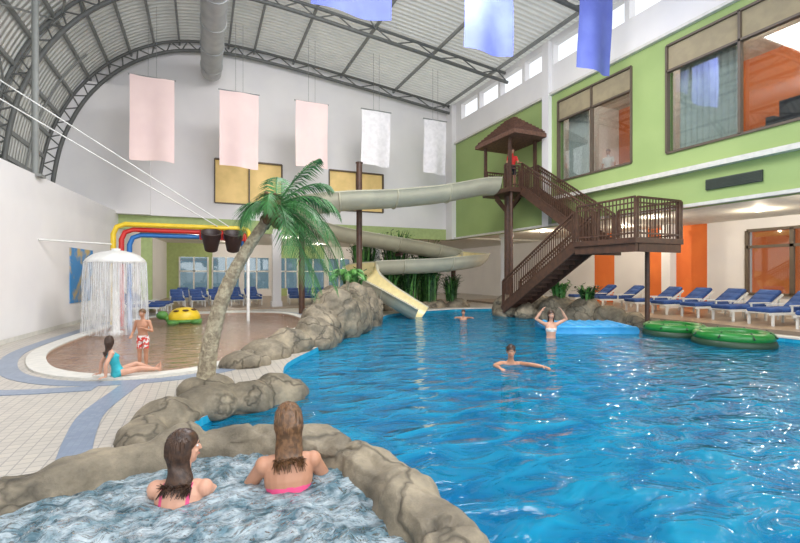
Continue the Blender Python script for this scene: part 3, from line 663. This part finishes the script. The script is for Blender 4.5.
for dx,dy in ((-.35,-.5),(-.35,.45),(.4,-.45),(.4,.42)): b.ell(c+V((dx,dy,.0)),(.2,.17,.10),1)
for dx,dy in ((-.25,-.25),(.05,-.3),(.3,-.15),(-.05,.0),(-.3,.1),(.25,.2)): b.ell(c+V((dx,dy,.15+.36*math.sqrt(max(0,1-(dx/.55)**2-(dy/.45)**2)))),(.11,.1,.04),2)
for sy in (-.07,.07): b.ell(c+V((-.85,-.1+sy,.33)),(.03,.03,.03),3)
b.build('turtle_water_toy',[M_yellow,M_leafy,M_fibre,M_dark])
b=MB(); ya,yb=18.3,20.5
b.add([(lx(ya)+.03,ya,.75),(lx(yb)+.03,yb,.75),(lx(yb)+.03,yb,2.65),(lx(ya)+.03,ya,2.65),(lx(ya),ya,.75),(lx(yb),yb,.75),(lx(yb),yb,2.65),(lx(ya),ya,2.65)],[(0,1,2,3),(0,3,7,4),(1,5,6,2),(3,2,6,7),(0,4,5,1)]); b.build('fish_mural',M_poster)

# ------------------------------------------------------------ loungers
def lounger_mesh():
    b=MB(); 
    for x in (-.31,.31):
        b.box((x-.03,-.95,.28),(x+.03,.45,.34),1)
        for y in (-.85,.35): b.box((x-.025,y-.025,0),(x+.025,y+.025,.3),1)
        b.beam((x,.35,.31),(x,.98,.75),.05,.05,1); b.beam((x,.8,.02),(x,.85,.63),.04,.04,1)
        b.beam((x,-.2,.34),(x,-.2,.5),.04,.04,1); b.beam((x,-.25,.52),(x,.5,.52),.06,.03,1)
    for k in range(12): b.box((-.3,-.93+k*.11,.32),(.3,-.86+k*.11,.345),1)
    def pad(a,c,th):
        a=V(a);c=V(c);d=(c-a).normalized();u=V((1,0,0)).cross(d); R=[]
        for t in (0,.02,.33,.35,.37,.66,.68,.70,.98,1):
            k=.6 if t in(0,1,.35,.68) else 1; p=a.lerp(c,t); hx=.30
            R.append([p+V((sx*hx,0,0))+u*(th*.5+sz*th*.5*k) for sx,sz in ((-1,-.7),(-.93,-1),(.93,-1),(1,-.7),(1,.7),(.93,1),(-.93,1),(-1,.7))])
        b.rings(R,0,True,True)
    pad((0,-.95,.345),(0,.38,.345),.12); pad((0,.38,.36),(0,.98,.80),.12)
    return b.mesh('lounger',[M_cush,M_plastw])
LM=lounger_mesh()
def lounger(x,y,z,rot,s=1):
    o=bpy.data.objects.new('sun_lounger',LM); o.location=(x,y,z); o.rotation_euler=(0,0,rot); o.scale=(s,s,s); COL.objects.link(o)
for k in range(5): lounger(-1.2+k*.95,26.2,.03,0.1)
for k in range(5): lounger(4.9+k*.8,26.2,.03,-.1)
for k in range(5): lounger(-1.0+k*1.0,29.5,.03,0.1)
for k in range(3): lounger(-2.4+.1*k,22.0+.95*k,.0 if k<1 else .03,1.2,.95)
for x,y,r in ((18.8,17.3,-1.9),(18.8,15.7,-1.9),(18.2,13.4,-1.85),(18.0,12.0,-1.8),(17.9,10.7,-1.8),(17.6,9.4,-1.75),(17.3,8.1,-1.75),(17.0,6.7,-1.7)): lounger(x,y,.12,r,1.2)
for x,y,z in ((19.9,11.5,.12),(19.7,9.0,.12)):
    b=MB(); b.tube([(x,y,z),(x,y,z+.42)],.03,8); b.tube([(x,y,z+.42),(x,y,z+.46)],.25,20); b.tube([(x,y,z),(x,y,z+.02)],.18,16); b.build('side_table',M_plastw)

# ------------------------------------------------------------ floats
def ring_float(x,y,r):
    b=MB(); 
    b.tube([V((x+r*.84*math.cos(t),y+r*.84*math.sin(t),.13)) for t in [k*2*math.pi/40 for k in range(40)]],.13,12,0,closed=True)
    b.tube([V((x+r*.84*math.cos(t),y+r*.84*math.sin(t),-.06)) for t in [k*2*math.pi/40 for k in range(40)]],.16,12,1,closed=True)
    b.tube([V((x,y,-.02)),V((x,y,.16))],r*.78,32,1)
    for k in range(8):
        t=k*math.pi/4+.2; b.tube([(x+r*.84*math.cos(t)+.03,y+r*.84*math.sin(t),.27),(x+r*1.03*math.cos(t),y+r*1.03*math.sin(t),.14)],.022,6,1)
    for k in range(-4,5):
        o=k*r*.17; hh=math.sqrt(max(0,(r*.75)**2-o*o)); b.tube([(x+o,y-hh,.17),(x+o,y+hh,.17)],.014,5,0); b.tube([(x-hh,y+o,.17),(x+hh,y+o,.17)],.014,5,0)
    b.build('ring_float',[M_fgreen,M_dark,M_plastw])
ring_float(13.1,8.95,.84); ring_float(12.8,7.15,.92)
b=MB()
Mz=Matrix.Rotation(-.45,3,'Z'); c=V((11.5,10.9,0))
for k in range(8):
    x0=-1.25+k*.31; pts=[c+Mz@V((x0+.155,-.8,-.02)),c+Mz@V((x0+.155,.8,-.02))]; b.tube(pts,.18,12,0)
b.tube([c+Mz@V(p) for p in ((-1.3,-.8,-.02),(1.25,-.8,-.02),(1.25,.8,-.02),(-1.3,.8,-.02))],.15,10,0,closed=True)
b.build('inflatable_float_mat',M_mat)

# ------------------------------------------------------------ people
def capsule(b,a,c,ra,rc,mid=None,seg=14):
    a=V(a);c=V(c)
    if mid is None: mid=(ra+rc)/2
    b.tube([a,a.lerp(c,.3),a.lerp(c,.65),c],[ra,mid*1.04,mid*.9+rc*.1,rc],seg,0,round_=True)
def ellring(c,x,y,rx,ry,n=18): return [c+x*(rx*math.cos(t))+y*(ry*math.sin(t)) for t in [2*math.pi*k/n for k in range(n)]]
def person(name,loc,yaw,s=1.0,lean=0.0,head_yaw=0.0,head_pitch=0.0,arms=None,legs=None,skin=None,hair=None,long_hair=False,clothes=None,cmats=(),voxel=.009,female=False,hand_dir=None,side=0.0):
    skin=skin or M_skin; hair=hair or M_hairb
    root=empty(name); root.location=loc; root.rotation_euler=(0,0,yaw); root.scale=(s,s,s)
    TL=Matrix.Rotation(-lean,3,'X')@Matrix.Rotation(side,3,'Y')
    def T(x,y,z): return TL@V((x,y,z))
    X=TL@V((1,0,0)); Y=TL@V((0,1,0))
    sw=.155 if female else .18
    b=MB()
    k=.93 if female else 1.0
    hipw=.168 if female else .158
    rs=[(-.10,hipw*.6,.08,0),(-.06,hipw*.95,.115,0),(0.02,hipw,.118,0),(.10,.135*k,.10,0.005),(.17,.125*k,.092,.008),(.26,.145*k,.105,.008),(.36,.165*k,.115,.003),(.43,.165*k,.10,-.005),(.48,.135*k,.078,-.01),(.515,.075,.06,-.008),(.545,.052,.052,-.002)]
    b.rings([ellring(T(0,oy,z),X,Y,rx,ry) for z,rx,ry,oy in rs],0)
    if female:
        for sx in (-.07,.07): b.ell(T(sx,.085,.335),(.055,.05,.055))
    for sx in (-.075,.075): b.ell(T(sx,-.055,-.05),(.085,.085,.09))
    neck=T(0,0,.52); hc=T(0,.012,.60)+V((0,.01,.115))
    b.tube([neck-V((0,0,.03)),T(0,.0,.56),hc-V((0,.01,.04))],[.062,.052,.054],14,0,round_=True)
    HR=Matrix.Rotation(head_yaw,3,'Z')@Matrix.Rotation(-head_pitch,3,'X')
    def H(x,y,z): return hc+HR@V((x,y,z))
    b.ell(H(0,-.012,.03),(.075,.094,.09),M=HR); b.ell(H(0,.018,-.03),(.064,.072,.085),M=HR); b.ell(H(0,.045,-.085),(.034,.035,.026),M=HR)
    b.ell(H(0,.092,-.015),(.012,.02,.022),M=HR,seg=10,rn=8); b.ell(H(0,.102,-.026),(.015,.014,.011),M=HR,seg=10,rn=8); b.ell(H(0,.082,-.058),(.024,.014,.012),M=HR,seg=10,rn=8)
    b.ell(H(0,.075,.03),(.05,.018,.012),M=HR)
    for sx in (-1,1): b.ell(H(.077*sx,-.005,-.008),(.010,.020,.030),M=HR,seg=10,rn=8); b.ell(H(.035*sx,.062,-.025),(.022,.02,.018),M=HR)
    arms=arms or {}; legs=legs or {}; bones=[('torso',T(0,0,-.05),T(0,0,.52),.13),('head',neck,hc,.08)]
    for sg,S in ((-1,'L'),(1,'R')):
        sh=T(sg*sw,-.005,.462); e,w=arms.get(S,((sg*.07,-.01,-.28),(sg*.02,.05,-.25)))
        el=sh+V(e).normalized()*.285; wr=el+V(w).normalized()*.245
        b.ell(sh,(.056,.056,.056)); capsule(b,T(sg*sw*.55,0,.47),sh,.05,.05)
        capsule(b,sh,el,.050,.038,.045); capsule(b,el,wr,.038,.025,.036)
        hd=V(hand_dir[S]).normalized() if hand_dir and S in hand_dir else (wr-el).normalized()
        a0=V((0,0,1)) if abs(hd.z)<.8 else V((0,1,0))
        wd=hd.cross(a0).normalized(); pn=wd.cross(hd).normalized()
        if abs(hd.z)>=.8:
            wd=V((0,1,0)); wd=(wd-hd*wd.dot(hd)).normalized(); pn=V((-sg,0,0)); pn=(pn-hd*pn.dot(hd)-wd*pn.dot(wd)).normalized()
        else: pn=-pn if pn.z>0 else pn
        if wd.dot(V((-sg,0,0)))<0 and abs(hd.z)<.8: wd=-wd
        b.rings([ellring(wr+hd*q,wd,pn,rx,ry,12) for q,rx,ry in ((-.02,.024,.02),(.015,.030,.018),(.05,.040,.016),(.082,.041,.014),(.094,.034,.010))],0)
        for i,(off,l) in enumerate(((.031,.070),(.010,.080),(-.011,.074),(-.031,.056))):
            p0=wr+hd*.078+wd*off; q1=p0+(hd+wd*off*1.5+pn*.12).normalized()*l*.45; q2=q1+(hd+wd*off+pn*.45).normalized()*l*.32; q3=q2+(hd+pn*.85).normalized()*l*.26
            b.tube([p0,q1,q2,q3],[.0095,.0088,.008,.0068],8,0,round_=True)
        p0=wr+hd*.022+wd*.026; q1=p0+(hd*.75+wd*.8+pn*.2).normalized()*.042; q2=q1+(hd*.95+wd*.4+pn*.35).normalized()*.034
        b.tube([p0,q1,q2],[.0125,.0105,.0085],8,0,round_=True)
        hp=V((sg*.088,0,-.04)); kn,an=legs.get(S,((sg*.01,.01,-1),(0,-.02,-1)))
        kp=hp+V(kn).normalized()*.42; ap=kp+V(an).normalized()*.40
        b.ell(hp,(.085,.085,.085)); capsule(b,hp,kp,.083,.052,.074); 
        sd=(ap-kp).normalized(); b.tube([kp,kp.lerp(ap,.28),kp.lerp(ap,.6),ap],[.052,.056,.042,.034],14,0,round_=True)
        fd=V((0,1,0)); fd=(fd-sd*fd.dot(sd)*.9)
        if fd.length<.2: fd=V((0,0,1))
        fd.normalize()
        heel=ap-fd*.035+sd*.028; toe=ap+fd*.16+sd*.045
        fw=fd.cross(sd).normalized()
        b.rings([ellring(heel.lerp(toe,q),fw,sd,rx,ry,12) for q,rx,ry in ((-.1,.015,.015),(0,.03,.03),(.35,.034,.036),(.7,.043,.024),(.92,.040,.016),(1.0,.03,.010))],0)
        for i in range(5): 
            o=(i-2)*.016; p=toe+fw*o; b.tube([p-fd*.02,p+fd*(.022-.004*abs(i-1))],[.010,.008],6,0,round_=True)
        bones+=[('upperarm',sh,el,.045),('forearm',el,wr,.03),('hand',wr,wr+hd*.15,.03),('thigh',hp,kp,.07),('shin',kp,ap,.045),('foot',heel,toe,.03)]
    me=remesh(b,voxel/s,2)
    me.materials.clear(); me.materials.append(skin)
    for m in cmats: me.materials.append(m)
    if clothes:
        for p in me.polygons:
            c=p.center; best=None
            for lab,a,e,r in bones:
                ab=e-a; t=max(0,min(1,(c-a).dot(ab)/ab.length_squared)); d=(c-a-ab*t).length-r
                if best is None or d<best[0]: best=(d,lab,(c-a).dot(ab)/ab.length_squared)
            q=TL.transposed()@c
            p.material_index=clothes(best[1],best[2],q,c); 
    for p in me.polygons: p.use_smooth=True
    if not clothes:
        for p in me.polygons: p.material_index=0
    me.name=name+'_body'; ob=bpy.data.objects.new('body',me); COL.objects.link(ob); ob.parent=root
    f=MB()
    for sx in (-1,1):
        f.ell(H(.031*sx,.072,.006),(.014,.010,.009),0,M=HR,seg=12,rn=8); f.ell(H(.031*sx,.0805,.006),(.006,.003,.006),1,M=HR,seg=10,rn=6)
        f.tube([H(.018*sx,.088,.030),H(.032*sx,.088,.035),H(.048*sx,.078,.030)],.0035,6,3)
    f.ell(H(0,.0925,-.058),(.022,.006,.007),2,M=HR,seg=12,rn=6)
    f.build('face_features',[M_eye,M_iris,M_lip,hair],root)
    h=MB()
    vs=[];fs=[]; nu,nv=40,22
    for i in range(nv+1):
        th=math.pi*i/nv*.74
        for k in range(nu):
            ph=2*math.pi*k/nu; fx=math.sin(ph)
            tt=th*(1-.42*max(0,fx)**.7) if fx>0 else th
            rr=1+.025*noise.noise(V((ph*5,tt*2,1)))+.012*math.sin(ph*26)
            p=V((.084*math.sin(tt)*math.cos(ph)*rr,(.104*math.sin(tt)*math.sin(ph)*rr)-.012,.100*math.cos(tt)*rr+.030))
            vs.append(H(*p))
    for i in range(nv):
        for k in range(nu): fs.append((i*nu+k,(i+1)*nu+k,(i+1)*nu+(k+1)%nu,i*nu+(k+1)%nu))
    h.add(vs,fs,0,True)
    random.seed(len(name))
    if long_hair:
        for k in range(170):
            ph=math.pi+math.pi*(k/169.0)*1.16-.25; jj=random.uniform(.35,1.35)
            tt=jj
            p0=H(.083*math.sin(tt)*math.cos(ph),.103*math.sin(tt)*math.sin(ph)-.012,.10*math.cos(tt)+.03)
            p1=H(.088*math.cos(ph),.106*math.sin(ph)-.012,-.01)
            p2=H(.078*math.cos(ph),.088*math.sin(ph)-.015,-.085)
            nb=T(.075*math.cos(ph)*1.1,-.03+.07*math.sin(ph),.50)
            l=random.uniform(-.04,.06)
            nb2=T(.08*math.cos(ph)+random.uniform(-.03,.03),-.115+.02*math.sin(ph),.47-l)
            P=catmull([p0,p1,p2,nb,nb2],4); n=len(P)
            h.tube(P,[.0065*(1-.75*(i/(n-1))**2) for i in range(n)],5,0)
    else:
        for k in range(70):
            ph=random.uniform(0,6.28); tt=random.uniform(.1,1.2)*(0.75 if math.sin(ph)>0 else 1.15)
            p0=V((.084*math.sin(tt)*math.cos(ph),.104*math.sin(tt)*math.sin(ph)-.012,.10*math.cos(tt)+.03)); p1=p0+V((.02*math.cos(ph),.014*math.sin(ph),-.025))
            h.tube([H(*p0),H(*p1)],[.008,.002],5,0)
    h.build('hair',[hair],root)
    return root
def bikini(lab,t,q,c):
    if lab=='torso' and (.60<t<.66 or (q.y>.03 and .57<t<.72) or t<.14): return 1
    if lab=='thigh' and t<.10: return 1
    return 0
def straps(lab,t,q,c):
    r=bikini(lab,t,q,c)
    if lab in('torso','head') and q.z>.30 and q.z<.50 and abs(abs(q.x)-.085)<.012: return 1
    return r
def onepiece(lab,t,q,c):
    if lab=='torso' and t<.83 : return 1
    if lab=='thigh' and t<.12: return 1
    if lab in('torso','head') and q.z<.5 and abs(abs(q.x)-.085)<.016: return 1
    return 0
def trunks(lab,t,q,c):
    if (lab=='torso' and t<.22) or (lab=='thigh' and t<.62): return 1
    return 0
def uniform(lab,t,q,c):
    if (lab=='thigh' and t<.65) or (lab=='torso' and t<.15): return 2
    if lab=='torso' or (lab=='upperarm' and t<.6): return 1
    return 0
sit={'L':((-.1,1,.05),(0,.1,-1)),'R':((.1,1,.05),(0,.1,-1))}
bent={'L':((-.1,.5,-.8),(0,-.8,-.7)),'R':((.1,.4,-.9),(0,-.8,-.7))}
person('girl_in_hot_tub',(-.16,2.90,.04),-.35,.92,lean=.28,head_yaw=-.9,arms={'L':((-.3,.5,-.75),(.35,.85,.15)),'R':((.15,.75,-.6),(-.45,.85,.08))},legs=sit,skin=M_skin,hair=M_hairb,long_hair=True,clothes=straps,cmats=(M_cpink,),voxel=.006,female=True)
person('woman_in_hot_tub',(.50,2.82,.08),-.12,1.0,lean=.24,head_yaw=.15,head_pitch=.2,arms={'L':((-.4,.5,-.75),(.35,.85,.25)),'R':((.4,.5,-.75),(-.35,.85,.25))},legs=sit,skin=M_skin2,hair=M_hairr,long_hair=True,clothes=bikini,cmats=(M_cpink,),voxel=.006,female=True)
person('boy_standing',(-1.06,10.0,-.13+.925*.68),2.75,.68,lean=.02,arms={'L':((-.35,.1,-.9),(.5,.7,.35)),'R':((.3,-.05,-.9),(-.2,.7,-.3))},skin=M_skin2,hair=M_hairr,clothes=trunks,cmats=(M_cstripe,),voxel=.006)
person('girl_sitting_on_pool_edge',(-1.30,8.75,.12),-1.25,.74,lean=-.30,head_yaw=1.1,arms={'L':((-.25,-.45,-.85),(0,-.1,-1)),'R':((.25,-.4,-.85),(0,.0,-1))},legs={'L':((-.1,1,.35),(.05,.9,-.42)),'R':((.12,1,.15),(.0,1,-.16))},hand_dir={'L':(-.3,-1,-.05),'R':(.3,-1,-.05)},skin=M_skin,hair=M_hairb,long_hair=True,clothes=onepiece,cmats=(M_cturq,),voxel=.006,female=True)
person('man_swimming',(5.84,7.5,-.60),2.6,1.1,lean=.2,head_pitch=.1,arms={'L':((-.5,.8,.15),(-.75,.7,.0)),'R':((.45,.85,.05),(-.3,.95,.0))},legs=bent,skin=M_skin2,hair=M_hairb,clothes=trunks,cmats=(M_cdark,),voxel=.009)
person('woman_in_pool',(9.2,9.95,-.20),2.7,1.08,arms={'L':((-.8,.1,.45),(.55,.15,.9)),'R':((.8,.1,.45),(-.55,.15,.9))},skin=M_skin,hair=M_hairb,long_hair=True,clothes=bikini,cmats=(M_cwhite,),voxel=.009,female=True)
person('child_swimming',(9.6,15.3,-.42),2.6,.9,lean=.2,arms={'L':((-.5,.8,.12),(-.2,.9,.05)),'R':((.5,.8,.12),(.1,.9,.05))},legs=bent,skin=M_skin2,hair=M_hairb,clothes=trunks,cmats=(M_cred,),voxel=.009)
person('lifeguard_on_tower',(12.74,16.2,PZ+.915),2.9,1.05,arms={'L':((-.25,.2,-.9),(.1,.9,-.1)),'R':((.2,.0,-.9),(0,.4,-.8))},skin=M_skin2,hair=M_hairb,clothes=uniform,cmats=(M_cred,M_cdark),voxel=.01)
person('visitor_at_gallery_window',(14.9,12.9,5.0+.915),1.9,1.0,skin=M_skin2,hair=M_hairb,clothes=uniform,cmats=(M_cwhite,M_cdark),voxel=.012)

# ------------------------------------------------------------ downlights
def downlight(x,y,z,e,col=(1,.86,.66)):
    r=empty('ceiling_downlight'); b=MB(); b.tube([(x,y,z-.04),(x,y,z)],.16,18,0); b.tube([(x,y,z-.055),(x,y,z-.04)],.12,18,1); b.build('fitting',[M_plastw,M_lamp],r)
    l=bpy.data.lights.new('dl','POINT'); l.energy=e; l.color=col; l.shadow_soft_size=.06
    o=bpy.data.objects.new('lamp',l); o.location=(x,y,z-.16); COL.objects.link(o); o.parent=r
for x,y in ((16.8,6.5),(18.6,9.5),(17,12.5),(19,15.5),(17,19)): downlight(x,y,4.1,150)
for x,y in ((0,28),(5,28),(10,28),(2,33),(8,33),(13,32)): downlight(x,y,4.0,120,(1,.92,.78))
for x,y in ((16.2,4.5),(16.2,8.2),(16.2,12.8)): downlight(x,y,9.7,120,(1,.9,.75))

# ------------------------------------------------------------ lights
def area(name,loc,rot,sx,sy,e,col=(1,1,1)):
    l=bpy.data.lights.new(name,'AREA'); l.shape='RECTANGLE'; l.size=sx; l.size_y=sy; l.energy=e; l.color=col
    o=bpy.data.objects.new(name,l); o.location=loc; o.rotation_euler=rot; COL.objects.link(o); return o
area('overhead_fill',(4.5,9.8,11.6),(math.radians(24),0,0),9,4,1950,(1,.98,.96))  # added fill lamp under the roof, tilted to the back; no skylight modelled
area('overhead_fill',(3.5,2.0,11.9),(0,0,0),9,5,650,(1,.98,.96))  # second added overhead fill, above the near end of the hall
area('front_fill',(4,-3.6,6),(math.radians(90),0,0),16,8,1250,(.97,.98,1))  # added fill lamp behind the camera; the near end has no glazing
w=bpy.data.worlds.new('world'); scn.world=w; w.use_nodes=True
bg=w.node_tree.nodes['Background']; bg.inputs[0].default_value=(.92,.96,1,1); bg.inputs[1].default_value=1.25
# ------------------------------------------------------------ camera
cd=bpy.data.cameras.new('cam'); cd.lens=20; cd.sensor_width=36; cd.shift_y=0.003; cd.clip_start=.05
cam=bpy.data.objects.new('camera',cd); cam.location=(0,0,1.75); cam.rotation_euler=(math.radians(90),0,math.radians(-24)); COL.objects.link(cam); scn.camera=cam
